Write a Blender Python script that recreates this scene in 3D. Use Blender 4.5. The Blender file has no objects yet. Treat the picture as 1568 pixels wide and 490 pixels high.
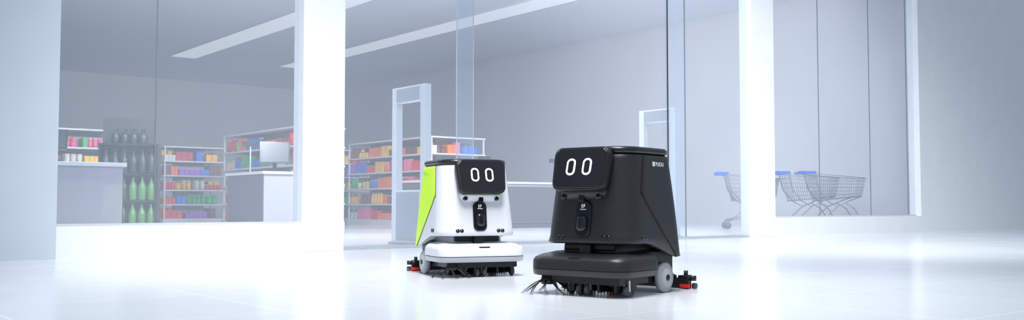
import bpy, bmesh, math, random
from mathutils import Vector, Matrix
random.seed(7)
TH=math.atan2(1480,1873); CS,SN=math.cos(TH),math.sin(TH)
# distances measured on the ground from the standing point (right, ahead) -> store axes (x along shopfront, y into shop)
def W(X,d,z=0.0):
    a=X+1.568; b=d-9.03
    return Vector((a*CS+b*SN, -a*SN+b*CS, z))
scene=bpy.context.scene
scene.view_settings.view_transform='Standard'
scene.view_settings.look='None'

# ---------------------------------------------------------------- materials
MATS={}
def mat(name,col,rough=.5,metal=0,emit=0,noise=0.0,nscale=8,spec=.5,coat=0,bump=0):
    if name in MATS: return MATS[name]
    m=bpy.data.materials.new(name); m.use_nodes=True
    nt=m.node_tree; b=nt.nodes['Principled BSDF']
    b.inputs['Base Color'].default_value=(*col,1)
    b.inputs['Roughness'].default_value=rough
    b.inputs['Metallic'].default_value=metal
    b.inputs['Specular IOR Level'].default_value=spec
    if coat: b.inputs['Coat Weight'].default_value=coat; b.inputs['Coat Roughness'].default_value=.08
    if emit:
        b.inputs['Emission Color'].default_value=(*col,1); b.inputs['Emission Strength'].default_value=emit
    if noise or bump:
        tc=nt.nodes.new('ShaderNodeTexCoord'); n=nt.nodes.new('ShaderNodeTexNoise')
        n.inputs['Scale'].default_value=nscale; n.inputs['Detail'].default_value=4
        nt.links.new(tc.outputs['Object'],n.inputs['Vector'])
        if noise:
            r=nt.nodes.new('ShaderNodeValToRGB')
            r.color_ramp.elements[0].position=.3; r.color_ramp.elements[1].position=.7
            r.color_ramp.elements[0].color=(*[c*(1-noise) for c in col],1)
            r.color_ramp.elements[1].color=(*[min(1,c*(1+noise)) for c in col],1)
            nt.links.new(n.outputs['Fac'],r.inputs['Fac']); nt.links.new(r.outputs['Color'],b.inputs['Base Color'])
        if bump:
            bp=nt.nodes.new('ShaderNodeBump'); bp.inputs['Strength'].default_value=bump; bp.inputs['Distance'].default_value=.002
            nt.links.new(n.outputs['Fac'],bp.inputs['Height']); nt.links.new(bp.outputs['Normal'],b.inputs['Normal'])
    MATS[name]=m; return m

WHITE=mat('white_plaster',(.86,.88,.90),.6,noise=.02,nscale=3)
EDGEFADE=mat('edge_fade_plaster',(.60,.66,.73),.7,noise=.02,nscale=3)  # blue-grey fade at the view's edge, put into the left end wall's colour
INWALL=mat('mauve_grey_wall',(.58,.58,.62),.8,noise=.03,nscale=.6)
CEIL=mat('ceiling_paint',(.82,.86,.92),.8,noise=.02,nscale=.6)
STRIP=mat('light_diffuser',(.93,.96,1),.5,emit=.36)
ALU=mat('brushed_aluminium',(.62,.64,.67),.35,.6,noise=.04,nscale=30)
LGREY=mat('light_grey_panel',(.62,.63,.66),.45,noise=.02)
GATEW=mat('gate_white_plastic',(.62,.64,.68),.4,noise=.02)
GATEG=mat('gate_grey_insert',(.30,.32,.36),.4,noise=.03)
DKLINE=mat('black_gasket',(.02,.02,.025),.5,noise=.1)
CHROME=mat('cart_zinc_wire',(.30,.32,.36),.35,.5,noise=.05,nscale=40)
BLUE=mat('blue_handle_plastic',(.04,.14,.65),.4,noise=.05)
RUBBER=mat('grey_rubber',(.12,.12,.13),.7,noise=.08,nscale=30)
CDARK=mat('counter_dark_panel',(.10,.095,.11),.55,noise=.05)
CLIGHT=mat('counter_light_panel',(.34,.34,.38),.5,noise=.03)
SCREEN=mat('dark_screen',(.025,.03,.035),.15,noise=.1)

def floor_mat():
    m=bpy.data.materials.new('polished_floor_tile'); m.use_nodes=True; nt=m.node_tree; b=nt.nodes['Principled BSDF']
    tc=nt.nodes.new('ShaderNodeTexCoord'); br=nt.nodes.new('ShaderNodeTexBrick')
    br.offset=0; br.inputs['Scale'].default_value=1; br.inputs['Brick Width'].default_value=.9; br.inputs['Row Height'].default_value=.9
    br.inputs['Mortar Size'].default_value=.006; br.inputs['Mortar Smooth'].default_value=.3
    br.inputs['Color1'].default_value=(.80,.83,.87,1); br.inputs['Color2'].default_value=(.83,.855,.89,1); br.inputs['Mortar'].default_value=(.99,.99,1,1)
    nt.links.new(tc.outputs['Object'],br.inputs['Vector'])
    n=nt.nodes.new('ShaderNodeTexNoise'); n.inputs['Scale'].default_value=.7
    nt.links.new(tc.outputs['Object'],n.inputs['Vector'])
    mr=nt.nodes.new('ShaderNodeMapRange'); mr.inputs['To Min'].default_value=.12; mr.inputs['To Max'].default_value=.24
    nt.links.new(n.outputs['Fac'],mr.inputs['Value']); nt.links.new(mr.outputs['Result'],b.inputs['Roughness'])
    nt.links.new(br.outputs['Color'],b.inputs['Base Color'])
    return m
FLOOR=floor_mat()

def glass_mat(name,haze,tint,hc=(.70,.77,.86)):
    m=bpy.data.materials.new(name); m.use_nodes=True; nt=m.node_tree
    for n in list(nt.nodes): nt.nodes.remove(n)
    o=nt.nodes.new('ShaderNodeOutputMaterial'); t=nt.nodes.new('ShaderNodeBsdfTransparent'); t.inputs['Color'].default_value=(*tint,1)
    g=nt.nodes.new('ShaderNodeBsdfGlossy'); g.inputs['Roughness'].default_value=.03
    d=nt.nodes.new('ShaderNodeBsdfDiffuse'); d.inputs['Color'].default_value=(*hc,1)
    m1=nt.nodes.new('ShaderNodeMixShader'); m2=nt.nodes.new('ShaderNodeMixShader')
    m1.inputs[0].default_value=haze; m2.inputs[0].default_value=.03
    nt.links.new(t.outputs[0],m1.inputs[1]); nt.links.new(d.outputs[0],m1.inputs[2])
    nt.links.new(m1.outputs[0],m2.inputs[1]); nt.links.new(g.outputs[0],m2.inputs[2]); nt.links.new(m2.outputs[0],o.inputs[0])
    return m
GLASS=glass_mat('shop_glass_haze_mix',.135,(.96,.98,1.0))  # white haze over the interior, mixed into the panes as diffuse colour

# ---------------------------------------------------------------- mesh helper
class MB:
    def __init__(s): s.bm=bmesh.new(); s.mats=[]
    def mi(s,m):
        if m not in s.mats: s.mats.append(m)
        return s.mats.index(m)
    def face(s,vs,m,smooth=False):
        try: f=s.bm.faces.new(vs)
        except ValueError: return
        f.material_index=s.mi(m); f.smooth=smooth
    def box(s,a,b,m,M=None):
        x0,y0,z0=a; x1,y1,z1=b
        P=[(x0,y0,z0),(x1,y0,z0),(x1,y1,z0),(x0,y1,z0),(x0,y0,z1),(x1,y0,z1),(x1,y1,z1),(x0,y1,z1)]
        v=[s.bm.verts.new((M@Vector(p)) if M else p) for p in P]
        for q in ((0,3,2,1),(4,5,6,7),(0,1,5,4),(1,2,6,5),(2,3,7,6),(3,0,4,7)): s.face([v[i] for i in q],m)
    def loft(s,rings,m,cap0=True,cap1=True,closed=True,smooth=True,M=None):
        R=[[s.bm.verts.new((M@Vector(p)) if M else Vector(p)) for p in r] for r in rings]
        n=len(R[0]); k=n if closed else n-1
        for a,b in zip(R,R[1:]):
            for i in range(k):
                j=(i+1)%n; s.face([a[i],a[j],b[j],b[i]],m,smooth)
        if cap0: s.face(list(reversed(R[0])),m)
        if cap1: s.face(R[-1],m)
    def tube(s,p,q,r,m,seg=6,r2=None,smooth=True):
        p=Vector(p); q=Vector(q); d=(q-p)
        if d.length<1e-6: return
        d.normalize(); u=d.orthogonal().normalized(); w=d.cross(u); r2=r if r2 is None else r2
        A=[[p+(u*math.cos(t)+w*math.sin(t))*r for t in [2*math.pi*i/seg for i in range(seg)]],
           [q+(u*math.cos(t)+w*math.sin(t))*r2 for t in [2*math.pi*i/seg for i in range(seg)]]]
        s.loft(A,m,smooth=smooth)
    def path(s,pts,r,m,seg=6):
        pts=[Vector(p) for p in pts]; rings=[]; u=None
        for i,p in enumerate(pts):
            d=(pts[min(i+1,len(pts)-1)]-pts[max(i-1,0)]).normalized()
            u=d.orthogonal().normalized() if u is None else (u-d*u.dot(d)).normalized()
            w=d.cross(u); rr=r[i] if isinstance(r,list) else r
            rings.append([p+(u*math.cos(t)+w*math.sin(t))*rr for t in [2*math.pi*k/seg for k in range(seg)]])
        s.loft(rings,m)
    def lathe(s,prof,m,M,seg=24):
        s.loft([[(r*math.cos(2*math.pi*i/seg),r*math.sin(2*math.pi*i/seg),z) for i in range(seg)] for r,z in prof],m,M=M)
    def obj(s,name,parent=None,bevel=0,seg=2,loc=None,recalc=True,solid=None,angle=40):
        if recalc: bmesh.ops.recalc_face_normals(s.bm,faces=s.bm.faces)
        me=bpy.data.meshes.new(name); s.bm.to_mesh(me); s.bm.free()
        for m in s.mats: me.materials.append(m)
        o=bpy.data.objects.new(name,me); scene.collection.objects.link(o)
        if parent: o.parent=parent
        if loc: o.location=loc
        if solid:
            md=o.modifiers.new('solid','SOLIDIFY'); md.thickness=solid; md.offset=-1
        if bevel:
            md=o.modifiers.new('bevel','BEVEL'); md.width=bevel; md.segments=seg; md.limit_method='ANGLE'; md.angle_limit=math.radians(angle)
            md.harden_normals=False
        return o
def empty(name,loc=(0,0,0),rz=0):
    e=bpy.data.objects.new(name,None); scene.collection.objects.link(e); e.location=loc; e.rotation_euler=(0,0,rz); e.empty_display_size=.2
    return e
def TR(loc,rx=0,ry=0,rz=0):
    return Matrix.Translation(loc)@Matrix.Rotation(rz,4,'Z')@Matrix.Rotation(ry,4,'Y')@Matrix.Rotation(rx,4,'X')

# ---------------------------------------------------------------- room shell
RX0,RX1,RY1,RH=-9.0,12.0,23.5,4.54
WT=.19
b=MB(); b.box((-22,-22,-.1),(40,24,0),FLOOR); b.obj('floor')
b=MB(); b.box((RX0,WT,RH),(RX1,RY1,RH+.15),CEIL); b.obj('ceiling')
b=MB(); b.box((RX0,RY1,0),(RX1+.2,RY1+.2,RH+.15),INWALL); b.obj('wall_back')
b=MB(); b.box((RX1,WT,0),(RX1+.2,RY1,RH+.15),INWALL); b.obj('wall_right')
b=MB(); b.box((RX0-.2,WT,0),(RX0,RY1+.2,RH+.15),INWALL); b.obj('wall_left')
HD=4.0
b=MB()
b.box((-22,0,0),(-2.49,WT,5.6),EDGEFADE)
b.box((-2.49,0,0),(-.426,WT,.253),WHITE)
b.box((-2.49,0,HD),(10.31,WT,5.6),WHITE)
b.box((6.54,0,0),(10.31,WT,.253),WHITE)
b.box((10.31,0,0),(40,WT,5.6),WHITE)
b.obj('wall_front')
for i,(x0,x1) in enumerate(((-.426,0),(6.05,6.54))):
    b=MB(); b.box((x0,-.004,0),(x1,WT+.004,HD),WHITE); b.obj('support_column'+('' if i==0 else '.001'),bevel=.006)
def window(name,x0,x1,mull,z0,z1,y=.1):
    e=empty(name)
    xs=[x0]+mull+[x1]; b=MB()
    for a,c in zip(xs,xs[1:]): b.box((a+.003,y-.005,z0+.02),(c-.003,y+.005,z1),GLASS)
    b.obj('glass_panes',e)
    b=MB()
    for a in mull: b.box((a-.003,y-.007,z0),(a+.003,y+.007,z1),mat('joint_grey',(.22,.25,.29),.5,noise=.05))
    b.box((x0,y-.02,z0),(x1,y+.02,z0+.02),LGREY)
    b.obj('frame',e)
window('window_1',-2.49,-.426,[-1.714],.253,HD)
window('window_2',6.54,10.31,[7.71,9.03,10.1],.253,HD)
e=empty('door_1')
b=MB()
b.box((0.0,.07,.03),(1.54,.08,HD),GLASS); b.box((1.36,.11,.03),(4.86,.12,HD),GLASS); b.box((4.52,.07,.03),(6.05,.08,HD),GLASS)
b.obj('sliding_glass_panels',e)
b=MB()
b.box((4.505,.067,.03),(4.511,.083,HD),DKLINE); b.box((4.862,.107,.03),(4.871,.123,HD),DKLINE)
b.box((1.356,.109,.03),(1.36,.121,HD),LGREY); b.box((1.54,.069,.03),(1.544,.081,HD),LGREY)
b.obj('edge_seals',e)
b=MB(); b.box((0,.05,0),(6.05,.14,.03),ALU); b.obj('floor_track',e,bevel=.004)
e=empty('ceiling_light_strip'); 
for i,(x0,x1) in enumerate(((4.57,5.31),(7.75,8.5))):
    if i: e=empty('ceiling_light_strip.%03d'%i)
    b=MB(); b.box((x0+.02,.9,RH-.03),(x1-.02,18.38,RH-.012),STRIP); b.obj('diffuser',e)
    b=MB()
    b.box((x0,.88,RH-.04),(x0+.02,18.4,RH-.001),LGREY); b.box((x1-.02,.88,RH-.04),(x1,18.4,RH-.001),LGREY)
    b.box((x0,.86,RH-.04),(x1,.88,RH-.001),LGREY); b.box((x0,18.4,RH-.04),(x1,18.42,RH-.001),LGREY)
    b.obj('housing',e)

# ---------------------------------------------------------------- security gates
def gate(name,x,y0,y1,h=1.685,t=.085):
    e=empty(name,(x,y0,0)); L=y1-y0
    b=MB()
    b.box((0,0,.0),(t,.09,h),GATEW); b.box((0,L-.09,0),(t,L,h),GATEW)
    b.box((0,.09,h-.17),(t,L-.09,h),GATEW); b.box((0,.09,0),(t,L-.09,.58),GATEW)
    b.obj('frame',e,bevel=.01)
    b=MB()
    b.box((-.004,.10,h-.16),(t+.004,L-.10,h-.02),GATEG); b.box((-.004,.10,.05),(t+.004,L-.10,.56),GATEG)
    b.obj('inset_panels',e,bevel=.003)
    b=MB(); b.box((-.03,-.02,0),(t+.03,L+.02,.03),GATEG); b.obj('base_plate',e,bevel=.005)
gate('security_gate',1.1,.32,.97)
gate('security_gate.001',5.0,.4,1.05)

# ---------------------------------------------------------------- gondola shelves
PC=[mat('pack_red',(.80,.03,.03),.5,noise=.1),mat('pack_orange',(.95,.20,.02),.5,noise=.1),mat('pack_yellow',(.95,.55,.04),.5,noise=.1),
    mat('pack_green',(.04,.45,.08),.5,noise=.1),mat('pack_blue',(.03,.16,.72),.5,noise=.1),mat('pack_purple',(.38,.08,.60),.5,noise=.1),
    mat('pack_brown',(.22,.06,.03),.5,noise=.1),mat('pack_pink',(.90,.16,.32),.5,noise=.1),mat('pack_white',(.75,.72,.66),.5,noise=.1),mat('pack_crimson',(.55,.02,.06),.5,noise=.1)]
def gondola(name,x0,x1,y0,y1,h=1.8,tiers=5):
    e=empty(name,(x0,y0,0)); X=x1-x0; Y=y1-y0
    SH=mat('shelf_enamel',(.70,.70,.74),.5,noise=.02)
    b=MB(); b.box((0,0,0),(X,Y,.12),SH)
    dp=min(.38,min(X,Y)/2-.05)
    b.box((dp,dp,.12),(X-dp,Y-dp,h-.02),mat('shelf_back',(.42,.42,.46),.6,noise=.03))
    zs=[.12+(h-.12)*i/tiers for i in range(1,tiers+1)]
    for z in zs: b.box((0,0,z-.03),(X,Y,z),SH)
    for cx in (.02,X-.05):
        for cy in (.02,Y-.05): b.box((cx,cy,.1),(cx+.03,cy+.03,h),SH)
    b.obj('shelf_frame',e)
    b=MB()
    levels=[.12]+zs[:-1]; gap=(h-.12)/tiers
    def item(cx,cy,w,d,z,hh,m,kind):
        if kind<.6: b.box((cx-w/2,cy-d/2,z),(cx+w/2,cy+d/2,z+hh),m)
        elif kind<.85:
            b.tube((cx,cy,z),(cx,cy,z+hh*.9),w/2,m,8); b.tube((cx,cy,z+hh*.9),(cx,cy,z+hh),w/2.4,PC[8],8)
        else:
            b.tube((cx,cy,z),(cx,cy,z+hh*.6),w/2,m,8,smooth=True); b.tube((cx,cy,z+hh*.6),(cx,cy,z+hh),w/2,m,8,r2=w/6)
    for z in levels:
        for side in range(4):
            L=X if side<2 else Y; p=.06
            while p<L-.14:
                n=random.choice([1,2,3,4]); w=random.uniform(.07,.14); hh=random.uniform(.45,.85)*(gap-.04); m=random.choice(PC[:3]+PC); k=random.random()
                for _ in range(n):
                    if p+w>L-.06: break
                    off=.12
                    c=p+w/2
                    for dd in (off,off+.14):
                        if side==0: item(c,dd,w*.92,.11,z,hh,m,k)
                        elif side==1: item(c,Y-dd,w*.92,.11,z,hh,m,k)
                        elif side==2 and .3<c<Y-.3: item(dd,c,.11,w*.92,z,hh,m,k)
                        elif side==3 and .3<c<Y-.3: item(X-dd,c,.11,w*.92,z,hh,m,k)
                    p+=w
                p+=random.choice([.0,.02,.08])
    b.obj('packaged_goods',e)
gondola('gondola_shelf',3.04,4.5,14.1,15.0,1.78)
gondola('gondola_shelf.001',3.3,4.3,7.9,11.3,1.85)
gondola('gondola_shelf.002',5.3,7.88,13.2,14.1,1.8)
gondola('gondola_shelf.003',6.2,7.55,7.9,11.3,1.8)
gondola('gondola_shelf.004',-.2,1.3,11.0,11.9,1.85)

# ---------------------------------------------------------------- counters
def pos(e,x,y,z,rz=0,w=.34,h=.24):
    b=MB(); M=TR((x,y,z),0,0,rz)
    b.box((-.1,-.08,0),(.1,.1,.02),SCREEN,M); b.box((-.03,.0,.02),(.03,.04,.14),SCREEN,M)
    M2=M@TR((0,-.02,.12+h/2),math.radians(-14))
    b.box((-w/2,-.015,-h/2),(w/2,.015,h/2),SCREEN,M2)
    b.box((-w/2+.015,-.018,-h/2+.015),(w/2-.015,-.0151,h/2-.015),mat('pos_display',(.05,.06,.08),.25,noise=.1),M2)
    b.obj('pos_terminal',e,bevel=.004)
def reader(e,x,y,z,rz=0):
    b=MB(); M=TR((x,y,z),0,0,rz)
    b.tube(M@Vector((0,0,0)),M@Vector((0,0,.42)),.012,ALU,8)
    b.box((-.13,-.02,.40),(.13,.02,.48),SCREEN,M)
    b.obj('customer_display',e,bevel=.004)
def counter(name,x0,x1,y0,y1,h=.88,front=None,side=None):
    front=front or CLIGHT; side=side or CDARK
    e=empty(name,(x0,y0,0)); X=x1-x0;Y=y1-y0
    b=MB(); b.box((.03,.03,0),(X-.03,Y-.03,.1),CDARK); b.box((0.01,.01,.1),(X-.01,Y-.01,h-.04),front)
    b.box((-.002,.02,.12),(.01,Y-.02,h-.05),side)
    b.box((-.02,-.02,h-.04),(X+.02,Y+.02,h),LGREY)
    if X>1.5:
        b.box((.15,-.01,.12),(X-.15,.01,h-.09),side)
    b.obj('cabinet',e,bevel=.005); return e
e=counter('checkout_counter',1.28,2.3,4.69,6.0,.90); pos(e,.30,.30,.90,-.45,w=.42,h=.32); reader(e,.25,1.05,.90,-.3)
e=counter('checkout_counter.001',4.8,8.3,6.0,6.7,.86); pos(e,.7,.35,.86,0); reader(e,1.6,.4,.86); reader(e,3.33,.4,.86)
e=counter('checkout_counter.002',-2.3,-1.44,1.86,2.6,.84,side=CLIGHT); pos(e,.25,.3,.84,-.4,w=.3,h=.2)

# drinks rack
BB=mat('black_bottle',(.03,.035,.04),.35,noise=.1); GB=mat('green_bottle',(.08,.24,.05),.35,noise=.1)
e=empty('bottle_display_rack',(.28,7.5,0),math.radians(-25))
b=MB()
CAB=mat('cabinet_dark_grey',(.06,.065,.075),.4,noise=.05)
b.box((-.42,.28,0),(.34,.40,1.82),CAB); b.box((-.44,0,0),(-.41,.33,1.38),SCREEN); b.box((.41,0,0),(.44,.33,1.38),SCREEN)
for z in (.08,.5,.92): b.box((-.41,-.02,z-.03),(.41,.3,z),SCREEN)
b.box((-.44,-.02,1.36),(.44,.33,1.39),SCREEN)
b.box((-.41,0,0),(.41,.3,.05),SCREEN)
b.box((.34,.28,0),(.42,.33,1.38),SCREEN)
b.obj('rack_frame',e,bevel=.006)
b=MB()
for z in (.08,.5,.92,1.39):
    for i in range(6):
        m=GB if (z<.6 and i>=3) else BB
        for j in range(2):
            if z>1.3 and (i in (0,5)): continue
            k=.62 if z>1.3 else 1.0
            b.lathe([(.0,0),(.055,.0),(.06,.02*k),(.06,.2*k),(.045,.26*k),(.022,.3*k),(.02,.35*k),(.024,.352*k),(.024,.37*k),(0,.37*k)],m,TR((-.34+i*.136,.06+j*.14,z)),12)
b.obj('bottles',e)

# ---------------------------------------------------------------- shopping carts
def cart(name,loc,rz):
    e=empty(name,loc,rz); b=MB()
    T0,T1=-.42,.50      # basket top rear/front x
    B0,B1=-.30,.44
    zt0,zt1=.98,.90; zb0,zb1=.50,.58
    wt0,wt1=.28,.21; wb0,wb1=.22,.17
    def P(u,v,side): # u along, v height
        xt=T0+(T1-T0)*u; xb=B0+(B1-B0)*u
        zt=zt0+(zt1-zt0)*u; zb=zb0+(zb1-zb0)*u
        wt=wt0+(wt1-wt0)*u; wb=wb0+(wb1-wb0)*u
        return Vector((xb+(xt-xb)*v,side*(wb+(wt-wb)*v),zb+(zt-zb)*v))
    r=.0028
    for s in (-1,1):
        for i in range(23): b.tube(P(i/22,0,s),P(i/22,1,s),r,CHROME,4)
        for k in range(7): b.tube(P(0,k/6,s),P(1,k/6,s),r if 0<k<6 else .006,CHROME,5)
    for u in (0,1):
        for i in range(11):
            t=-1+2*i/10
            p=P(u,0,1);q=P(u,1,1); b.tube((p.x,p.y*t,p.z),(q.x,q.y*t,q.z),r,CHROME,4)
        for k in range(7):
            p=P(u,k/6,1); b.tube((p.x,-p.y,p.z),(p.x,p.y,p.z),r if 0<k<6 else .006,CHROME,5)
    for i in range(15):
        p=P(i/14,0,1); b.tube((p.x,-p.y,p.z),(p.x,p.y,p.z),r,CHROME,4)
    for i in range(7):
        t=-1+2*i/6; p=P(0,0,1);q=P(1,0,1); b.tube((p.x,p.y*t,p.z),(q.x,q.y*t,q.z),r,CHROME,4)
    b.obj('wire_basket',e)
    b=MB()
    for s in (-1,1):
        b.path([(-.56,s*.26,1.0),(-.50,s*.27,.98),(-.42,s*.285,.97),(-.36,s*.27,.70),(-.20,s*.24,.50),(-.02,s*.235,.40),(-.22,s*.245,.22),(-.42,s*.25,.13)],.011,CHROME,7)
        b.path([(-.02,s*.235,.40),(.2,s*.2,.50),(.42,s*.17,.575)],.010,CHROME,7)
        b.path([(-.40,s*.25,.17),(.0,s*.23,.19),(.42,s*.18,.16)],.010,CHROME,7)
        b.path([(.42,s*.18,.16),(.30,s*.19,.36),(.12,s*.21,.47)],.010,CHROME,7)
    b.tube((-.40,-.25,.17),(-.40,.25,.17),.009,CHROME,7); b.tube((.42,-.18,.16),(.42,.18,.16),.009,CHROME,7)
    for k in range(5): x=-.3+.15*k; b.tube((x,-.22,.18),(x,.22,.18),.005,CHROME,5)
    b.obj('tubular_frame',e)
    b=MB(); b.tube((-.56,-.285,1.0),(-.56,.285,1.0),.02,BLUE,12); b.box((-.60,-.1,.985),(-.52,.1,1.03),BLUE)
    for s in (-1,1): b.box((-.60,s*.27-.02,.97),(-.40,s*.27+.02,1.02),BLUE)
    b.obj('push_handle',e,bevel=.006)
    b=MB()
    for x,w in ((-.42,.25),(.42,.18)):
        for s in (-1,1):
            M=TR((x,s*w,.06),math.radians(90)); b.lathe([(0,-.014),(.05,-.014),(.058,-.008),(.058,.008),(.05,.014),(0,.014)],RUBBER,M,18)
            b.box((x-.012,s*w-.025,.06),(x+.012,s*w-.018,.15),CHROME); b.box((x-.012,s*w+.018,.06),(x+.012,s*w+.025,.15),CHROME)
            b.box((x-.015,s*w-.025,.13),(x+.015,s*w+.025,.15),CHROME)
    b.obj('castor_wheels',e)
cart('shopping_cart',W(4.30,17.5),-TH+math.radians(-6))
cart('shopping_cart.001',W(5.26,17.2),-TH+math.radians(2))
cart('shopping_cart.002',W(5.70,17.15),-TH+math.radians(2))

# ---------------------------------------------------------------- cleaning robots
def robot(name,loc,rz,shell,panel,base,trim,deckm,text):
    e=empty(name,loc,rz)
    BLK=mat('gloss_black',(.010,.010,.012),.12,noise=.05)
    SAT=mat('satin_black',(.012,.012,.013),.4,noise=.06,nscale=20,spec=.35)
    EYE=mat('eye_led',(1,1,1),.4,emit=3)
    WHL=mat('wheel_tyre_grey',(.30,.31,.33),.5,noise=.05)
    RED=mat('squeegee_red',(.75,.02,.02),.4,noise=.05)
    def lerp(a,c,t): return a+(c-a)*t
    def dims(z):
        t=(z-.165)/(.66-.165)
        return lerp(.250,.212,t)-.004*math.sin(math.pi*t)*-1, lerp(-.290,-.232,t), lerp(.250,.200,t)
    def ring(z,inset=0,zf=None,rf=.115,rr=.09,N=8):
        hx,fy,ry=dims(z); hx-=inset; fy+=inset; ry-=inset
        rf=max(.01,rf-inset*.5); rr=max(.01,rr-inset*.5)
        pts=[]
        for (cx,cy,r,a0) in ((hx-rr,ry-rr,rr,0),(-hx+rr,ry-rr,rr,90),(-hx+rf,fy+rf,rf,180),(hx-rf,fy+rf,rf,270)):
            for i in range(N+1):
                a=math.radians(a0+90*i/N); pts.append([cx+r*math.cos(a),cy+r*math.sin(a)])
        out=[]
        for i,(x,y) in enumerate(pts):
            out.append((x,y,z if zf is None else zf(x,y)))
        # subdivide straight runs
        res=[]; n=len(out)
        for i in range(n):
            p=Vector(out[i]); q=Vector(out[(i+1)%n]); res.append(p)
            if (q-p).length>.08:
                for k in range(1,6):
                    v=p.lerp(q,k/6); v.z=z if zf is None else zf(v.x,v.y); res.append(v)
        return res
    def bot(off):
        def f(x,y):
            t=min(1,max(0,(y+.12)/.32)); t=t*t*(3-2*t)
            return lerp(.238,.165,t)+off
        return f
    b=MB()
    rings=[ring(.2,.03,bot(.012)),ring(.2,.006,bot(0)),ring(.2,.0,bot(.008))]
    for z in (.27,.36,.46,.56,.63,.652): rings.append(ring(z))
    rings+=[ring(.66,.008),ring(.662,.03)]
    b.loft(rings,shell); b.obj('body_shell',e)
    # lid
    b=MB()
    b.loft([ring(.66,.006,lambda x,y:.660),ring(.66,-.004,lambda x,y:.663),ring(.66,-.004,lambda x,y:.680),ring(.66,.004,lambda x,y:.690),ring(.66,.03,lambda x,y:.694),ring(.66,.10,lambda x,y:.694)],SAT if trim is None else trim)
    b.obj('top_lid',e)
    # side panels
    def yf(z):
        if z>.47: 
            t=(z-.47)/.185; return lerp(-.135,-.085,t)
        t=(z-.165)/(.47-.165)
        base=lerp(.165,-.135,t)
        return base+.02*max(0,1-abs(z-.47)/.05)*.6
    for s in (1,-1):
        rows=[]
        for k in range(26):
            z=lerp(.170,.652,k/25); hx,fy,ry=dims(z); hx+=.005; ry+=.005; rr=.092; row=[]
            y0=yf(z); y1=ry-rr
            for i in range(9): row.append((s*hx,lerp(y0,max(y1,y0+.005),i/8),z))
            for i in range(1,9):
                a=math.radians(i*9.5); row.append((s*(hx-rr+rr*math.cos(a)),max(y1,y0+.005)+rr*math.sin(a),z))
            rows.append(row)
        b=MB(); b.loft(rows,panel,cap0=False,cap1=False,closed=False)
        bmesh.ops.recalc_face_normals(b.bm,faces=b.bm.faces)
        # outward orientation
        f=max(b.bm.faces,key=lambda f:abs(f.calc_center_median().x))
        if f.normal.x*s<0: bmesh.ops.reverse_faces(b.bm,faces=b.bm.faces)
        b.obj('side_panel_'+('l' if s>0 else 'r'),e,recalc=False,solid=.012,bevel=.0015)
    # groove rim (dark joint) around panel front edge
    for s in (1,-1):
        b=MB(); pts=[]
        for k in range(30):
            z=lerp(.168,.655,k/29); hx,_,_=dims(z); pts.append((s*(hx+.0008),yf(z)-.003,z))
        b.path(pts,.0022,SAT,5); b.obj('panel_joint_'+('l' if s>0 else 'r'),e)
    # face
    def rpoly(wt,wb,h,r,N=6):
        C=[(wt,h/2),(-wt,h/2),(-wb,-h/2),(wb,-h/2)]; out=[]
        for i,c in enumerate(C):
            p=Vector(C[i-1]);q=Vector(c);n=Vector(C[(i+1)%4])
            d1=(p-q).normalized(); d2=(n-q).normalized(); ang=d1.angle(d2); t=r/math.tan(ang/2)
            A=q+d1*t; D=q+d2*t; cen=q+(d1+d2).normalized()*(r/math.sin(ang/2))
            a0=math.atan2(*(A-cen).yx); a1=math.atan2(*(D-cen).yx)
            while a1-a0>math.pi: a1-=2*math.pi
            while a1-a0<-math.pi: a1+=2*math.pi
            for k in range(N+1):
                a=lerp(a0,a1,k/N); out.append((cen.x+r*math.cos(a),cen.y+r*math.sin(a)))
        return out
    FM=TR((0,-.285,.584),math.radians(-15))
    def R3(wt,wb,h,r,y): return [(x,y,z) for x,z in rpoly(wt,wb,h,r)]
    b=MB()
    b.loft([R3(.120,.105,.150,.04,.085),R3(.146,.130,.196,.04,.05),R3(.155,.140,.208,.040,.02),R3(.157,.142,.210,.040,-.014),R3(.153,.138,.204,.038,-.021),R3(.147,.132,.194,.034,-.022)],SAT,M=FM)
    b.obj('head_housing',e)
    b=MB(); b.loft([R3(.146,.131,.192,.033,-.020),R3(.146,.131,.192,.033,-.0235),R3(.140,.125,.182,.030,-.0245)],BLK,M=FM); b.obj('face_screen',e)
    for s in (-1,1):
        b=MB(); cx=s*.045
        def st(hw,hh,r,y): return [(cx+x,y,z+.006) for x,z in rpoly(hw,hw,hh*2,r,6)]
        o=[b.bm.verts.new(FM@Vector(p)) for p in st(.0245,.040,.0215,-.0262)]
        i_=[b.bm.verts.new(FM@Vector(p)) for p in st(.0160,.0315,.0135,-.0262)]
        o2=[b.bm.verts.new(FM@Vector(p)) for p in st(.0245,.040,.0215,-.0243)]
        n=len(o)
        for k in range(n):
            j=(k+1)%n; b.face([o[k],o[j],i_[j],i_[k]],EYE); b.face([o[k],o[j],o2[j],o2[k]],EYE)
        b.obj('eye_'+('l' if s>0 else 'r'),e)
    # shoulder behind head joining lid
    b=MB(); b.box((-.12,-.26,.50),(.12,-.15,.675),SAT); b.obj('head_mount',e,bevel=.02,seg=3)
    # chin bracket
    b=MB()
    rr=[]
    for z,wd,dp in ((.438,.085,.0),(.448,.105,.022),(.468,.125,.040),(.492,.125,.045),(.502,.115,.03)):
        _,fy,_=dims(z); y0=fy-dp
        rr.append([(wd,fy+.03,z),(-wd,fy+.03,z),(-wd,fy-dp*.3,z),(-wd*.85,y0,z),(wd*.85,y0,z),(wd,fy-dp*.3,z)])
    b.loft(rr,shell); b.obj('chin_bracket',e,bevel=.006,seg=3,angle=25)
    b=MB(); _,fy,_=dims(.455)
    b.box((-.014,fy-.037,.435),(.014,fy+.01,.466),BLK); b.obj('front_camera',e,bevel=.003)
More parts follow.
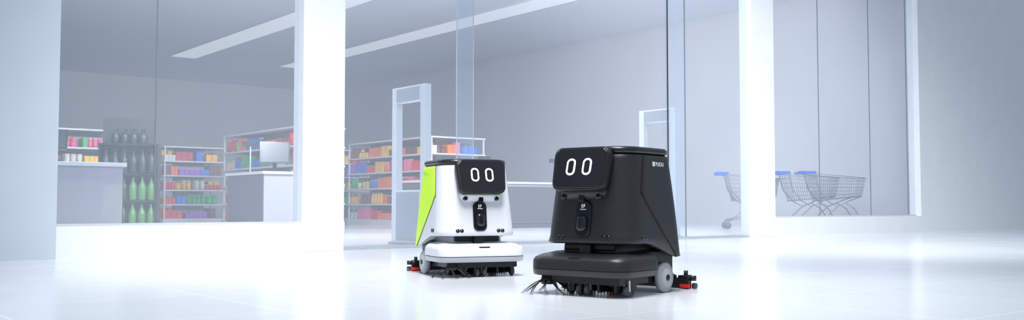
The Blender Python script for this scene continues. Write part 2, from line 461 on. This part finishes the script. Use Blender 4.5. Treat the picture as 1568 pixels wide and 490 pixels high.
    def disc(b,x,y,z,r,m,dep=.01,rz=0,tilt=0):
        b.lathe([(0,-dep),(r*.8,-dep),(r,-dep*.6),(r,dep),(0,dep)][::-1],m,TR((x,y,z),math.radians(-90+tilt)*-1,0,rz),16)
    b=MB()
    for s in (-1,1): disc(b,s*.098,fy-.028,.457,.012,BLK,.014)
    b.obj('depth_sensors',e)
    b=MB(); _,fy,_=dims(.27)
    for s in (-1,1):
        for dx in (-.0125,.0125): disc(b,s*.128+dx,fy+.001,.268,.0115,BLK,.006)
        for dx in (-.0125,.0125):
            ry=dims(.27)[0]
            b.lathe([(0,-.006),(.0115,-.006),(.0115,.006),(0,.006)],BLK,TR((s*(ry-.002),-.13+dx,.268),0,math.radians(90)),16)
    b.obj('ultrasonic_sensors',e)
    # centre hatch
    HM=TR((0,dims(.35)[1],.352),math.radians(-6.5))
    def H(hw,hh,r,y): return [(x,y,z) for x,z in rpoly(hw,hw*.96,hh*2,r,6)]
    b=MB(); b.loft([H(.043,.086,.03,.01),H(.043,.086,.03,-.006),H(.039,.082,.028,-.010)],BLK,M=HM); b.obj('front_hatch',e)
    b=MB(); b.loft([H(.028,.040,.024,-.009),H(.028,.040,.024,-.018),H(.022,.034,.019,-.026),H(.008,.02,.006,-.029)],BLK,M=HM@TR((0,0,-.022))); b.obj('hatch_knob',e)
    b=MB()
    for (x0,z0,x1,z1) in ((-.010,.052,-.003,.070),(.001,.052,.004,.070),(.004,.058,.010,.070),(-.016,.043,.016,.047)): b.box((x0,-.0108,z0),(x1,-.0098,z1),mat('white_print',(.85,.86,.88),.5,noise=.02),HM)
    b.obj('hatch_marking',e)
    # inner chassis / neck
    b=MB()
    b.box((-.165,-.215,.13),(.165,.20,.245),base); b.obj('inner_chassis',e,bevel=.03,seg=3)
    b=MB(); b.box((-.20,-.04,.05),(.20,.215,.20),SAT); b.box((-.03,-.262,.185),(.03,-.2,.238),SAT); b.box((-.14,-.232,.205),(.14,-.20,.238),SAT)
    b.obj('chassis_core',e,bevel=.008)
    # deck
    def dr(hx,fy,ry,rf,rr,z,N=7):
        out=[]
        for (cx,cy,r,a0) in ((hx-rr,ry-rr,rr,0),(-hx+rr,ry-rr,rr,90),(-hx+rf,fy+rf,rf,180),(hx-rf,fy+rf,rf,270)):
            for i in range(N+1):
                a=math.radians(a0+90*i/N); x=cx+r*math.cos(a); y=cy+r*math.sin(a)
                zz=z(x,y) if callable(z) else z
                out.append((x,y,zz))
        return out
    def crown(off,k):  # top rises toward the body
        return lambda x,y: off+k*max(0,min(1,(y+.36)/.16))
    b=MB()
    b.loft([dr(.255,-.345,-.03,.075,.04,.088),dr(.268,-.358,-.022,.085,.045,.092),dr(.270,-.362,-.02,.085,.045,.118)],base if deckm is None else deckm,cap1=False)
    b.loft([dr(.266,-.358,-.024,.083,.045,.118),dr(.266,-.358,-.024,.083,.045,.122)],SAT,cap0=False,cap1=False)
    b.loft([dr(.270,-.362,-.02,.085,.045,.122),dr(.269,-.360,-.02,.085,.045,.160),dr(.262,-.350,-.025,.082,.042,crown(.172,.006)),
            dr(.245,-.325,-.03,.08,.04,crown(.180,.010)),dr(.20,-.28,-.05,.06,.03,crown(.184,.016))],shell,cap0=False)
    b.obj('scrub_deck',e)
    b=MB(); b.box((-.036,-.352,.160),(.036,-.33,.178),BLK); b.obj('deck_latch',e,bevel=.006,seg=3)
    # under-deck: roller brush + support
    b=MB()
    b.box((-.20,-.31,.055),(.22,-.06,.09),SAT)
    b.tube((-.17,-.18,.048),(.21,-.18,.048),.034,SAT,16)
    for i in range(48):
        x=-.165+i*.0078
        for k in range(10):
            a=2*math.pi*k/10+i*.35
            b.tube((x,-.18+.03*math.cos(a),.048+.03*math.sin(a)),(x,-.18+.046*math.cos(a),.048+.046*math.sin(a)),.0022,SAT,3)
    for x in (-.04,.0,.10,.19): b.box((x-.006,-.30,.02),(x+.006,-.22,.06),SAT)
    b.obj('roller_brush',e)
    b=MB()
    for x,y in ((-.02,-.27),(.025,-.27),(.215,-.24),(-.09,-.24)):
        b.lathe([(0,-.012),(.020,-.012),(.026,-.006),(.026,.006),(.020,.012),(0,.012)],RUBBER,TR((x,y,.026),0,math.radians(90)),16)
        b.box((x-.016,y-.006,.026),(x-.013,y+.006,.075),ALU); b.box((x+.013,y-.006,.026),(x+.016,y+.006,.075),ALU)
    b.obj('front_castors',e)
    # side brush
    b=MB(); cx,cy=-.185,-.300
    b.lathe([(0,.045),(.030,.045),(.036,.055),(.028,.088),(0,.088)],SAT,TR((cx,cy,0)),18)
    for k in range(9):
        a0=2*math.pi*k/9+.2
        for j in range(3):
            a=a0+(j-1)*.05; L=.090+.012*random.random()
            pts=[]
            for t in (0,.25,.5,.75,1):
                rr_=.028+L*t; aa=a+.25*t*t; pts.append((cx+rr_*math.cos(aa),cy+rr_*math.sin(aa),.066-.064*t**1.3))
            b.path(pts,[.0022,.002,.0018,.0015,.001],SAT,4)
    b.obj('side_brush',e)
    # drive wheels
    b=MB()
    for s in (-1,1):
        M=TR((s*.222,.085,.072),0,math.radians(90))
        b.lathe([(0,-.018),(.060,-.018),(.072,-.010),(.072,.010),(.060,.018),(0,.018)],WHL,M,36)
        b.lathe([(0,-.021),(.045,-.021),(.048,-.017),(.048,.017),(.045,.021),(0,.021)],mat('wheel_hub_grey',(.40,.41,.43),.4,noise=.03),M,28)
        b.lathe([(0,-.025),(.015,-.025),(.015,.025),(0,.025)],SAT,M,14)
    b.obj('drive_wheels',e)
    # rear squeegee
    b=MB()
    for lo,hi,t0,t1,m in ((.026,.052,-.016,.016,SAT),(.002,.027,.010,.016,RED),(.002,.027,-.014,-.010,SAT)):
        rws=[]
        for i in range(17):
            u=-1+2*i/16; x=u*.235; y=.37-.05*u*u
            rws.append([(x,y+t0,lo),(x,y+t1,lo),(x,y+t1,hi),(x,y+t0,hi)])
        b.loft(rws,m,smooth=False)
    for s in (-1,1):
        b.lathe([(0,.0),(.018,.0),(.018,.024),(0,.024)],SAT,TR((s*.243,.335,.042)),14)
        b.lathe([(0,-.01),(.014,-.01),(.014,.01),(0,.01)],RUBBER,TR((s*.243,.355,.015),0,math.radians(90)),14)
        b.box((s*.20-.02,.30,.05),(s*.20+.02,.37,.068),SAT); b.tube((s*.20,.345,.05),(s*.20,.345,.09),.011,SAT,10)
        b.box((s*.215-.026,.300,.008),(s*.215+.026,.308,.026),RED)
        b.tube((s*.10,.20,.11),(s*.13,.36,.055),.012,SAT,8)
    b.obj('rear_squeegee',e)
    # logo lettering
    for s in (1,-1):
        cu=bpy.data.curves.new('lettering','FONT'); cu.body='PUDU'; cu.size=.028; cu.extrude=.0006; cu.align_x='CENTER'
        cu.materials.append(text)
        o=bpy.data.objects.new('lettering_'+('l' if s>0 else 'r'),cu); scene.collection.objects.link(o); o.parent=e
        o.location=(s*(dims(.61)[0]+.0062),.050,.603); o.rotation_euler=(math.radians(86),0,math.radians(90 if s>0 else -90))
        b=MB(); hx=dims(.615)[0]+.0055; yy=.050-s*.055
        b.box((s*hx-.001,yy-.010,.602),(s*hx+.001,yy+.010,.624),text); b.obj('emblem_'+('l' if s>0 else 'r'),e)
    return e
BODYB=mat('robot_charcoal_shell',(.020,.020,.0215),.38,noise=.04,nscale=30,spec=.45)
BODYW=mat('robot_white_shell',(.66,.67,.71),.35,noise=.01,nscale=30)
NEON=mat('robot_neon_panel',(.60,.95,.02),.35,noise=.02,nscale=10)
GREYT=mat('robot_grey_base',(.42,.44,.49),.4,noise=.02)
LID=mat('lid_black',(.012,.012,.014),.3,noise=.04)
WTXT=mat('white_lettering',(.8,.82,.85),.5,noise=.01); GTXT=mat('green_lettering',(.35,.6,.05),.5,noise=.01)
robot('floor_cleaning_robot',W(.502,4.73),-TH+math.radians(-38.5),BODYB,BODYB,BODYB,LID,None,WTXT)
robot('floor_cleaning_robot.001',W(-.295,5.95),-TH+math.radians(23),BODYW,NEON,GREYT,LID,GREYT,GTXT)

# ---------------------------------------------------------------- light
w=bpy.data.worlds.new('World'); scene.world=w; w.use_nodes=True
bg=w.node_tree.nodes['Background']; bg.inputs[0].default_value=(.36,.43,.52,1); bg.inputs[1].default_value=.9
def spot(name,loc,tgt,power,ang,rad,col=(1,1,1),blend=1):
    l=bpy.data.lights.new(name,'SPOT'); l.energy=power; l.spot_size=math.radians(ang); l.spot_blend=blend; l.shadow_soft_size=rad; l.color=col
    o=bpy.data.objects.new(name,l); scene.collection.objects.link(o); o.location=loc
    o.rotation_euler=(Vector(tgt)-Vector(loc)).to_track_quat('-Z','Y').to_euler()
def area(name,loc,tgt,power,sx,sy,col=(1,1,1)):
    l=bpy.data.lights.new(name,'AREA'); l.energy=power; l.shape='RECTANGLE'; l.size=sx; l.size_y=sy; l.color=col
    o=bpy.data.objects.new(name,l); scene.collection.objects.link(o); o.location=loc
    o.rotation_euler=(Vector(tgt)-Vector(loc)).to_track_quat('-Z','Y').to_euler()
spot('added_key_spot',W(0,2.0,5.5),W(-1.75,8.6,.2),2400,46,.9,(.97,.98,1))  # added unseen spots: brighten the middle, let the edges fall off
spot('added_key_spot.001',W(.5,2.5,5.5),W(.5,6.5,0),900,68,1.0,(.97,.98,1))
spot('added_key_spot.002',W(3.0,4.5,6.0),W(3.9,11.6,.3),4200,62,.9,(.97,.98,1))
spot('added_floor_fill',W(0,4.3,6.0),W(.1,4.6,0),1300,84,1.0,(.97,.98,1))  # added overhead fill to whiten the foreground floor
# unseen fill lights added behind the shopfront header to brighten the shop
for i,(x,pw,tx) in enumerate(((-1.5,360,-.5),(2.5,400,3.3),(5.5,260,5.8),(8.5,95,7.0))):
    area('interior_fill_light'+('' if i==0 else '.%03d'%i),(x,1.2,4.4),(tx,12,1.2),pw,2.2,.5,(1,.985,.98))

# ---------------------------------------------------------------- camera
cd=bpy.data.cameras.new('Camera'); cam=bpy.data.objects.new('Camera',cd); scene.collection.objects.link(cam)
cd.sensor_width=36; cd.lens=36*1480/1568
cam.location=W(0,0,.415)
cam.rotation_euler=(math.radians(90+2.71),0,-TH)
cd.clip_end=200
scene.camera=cam
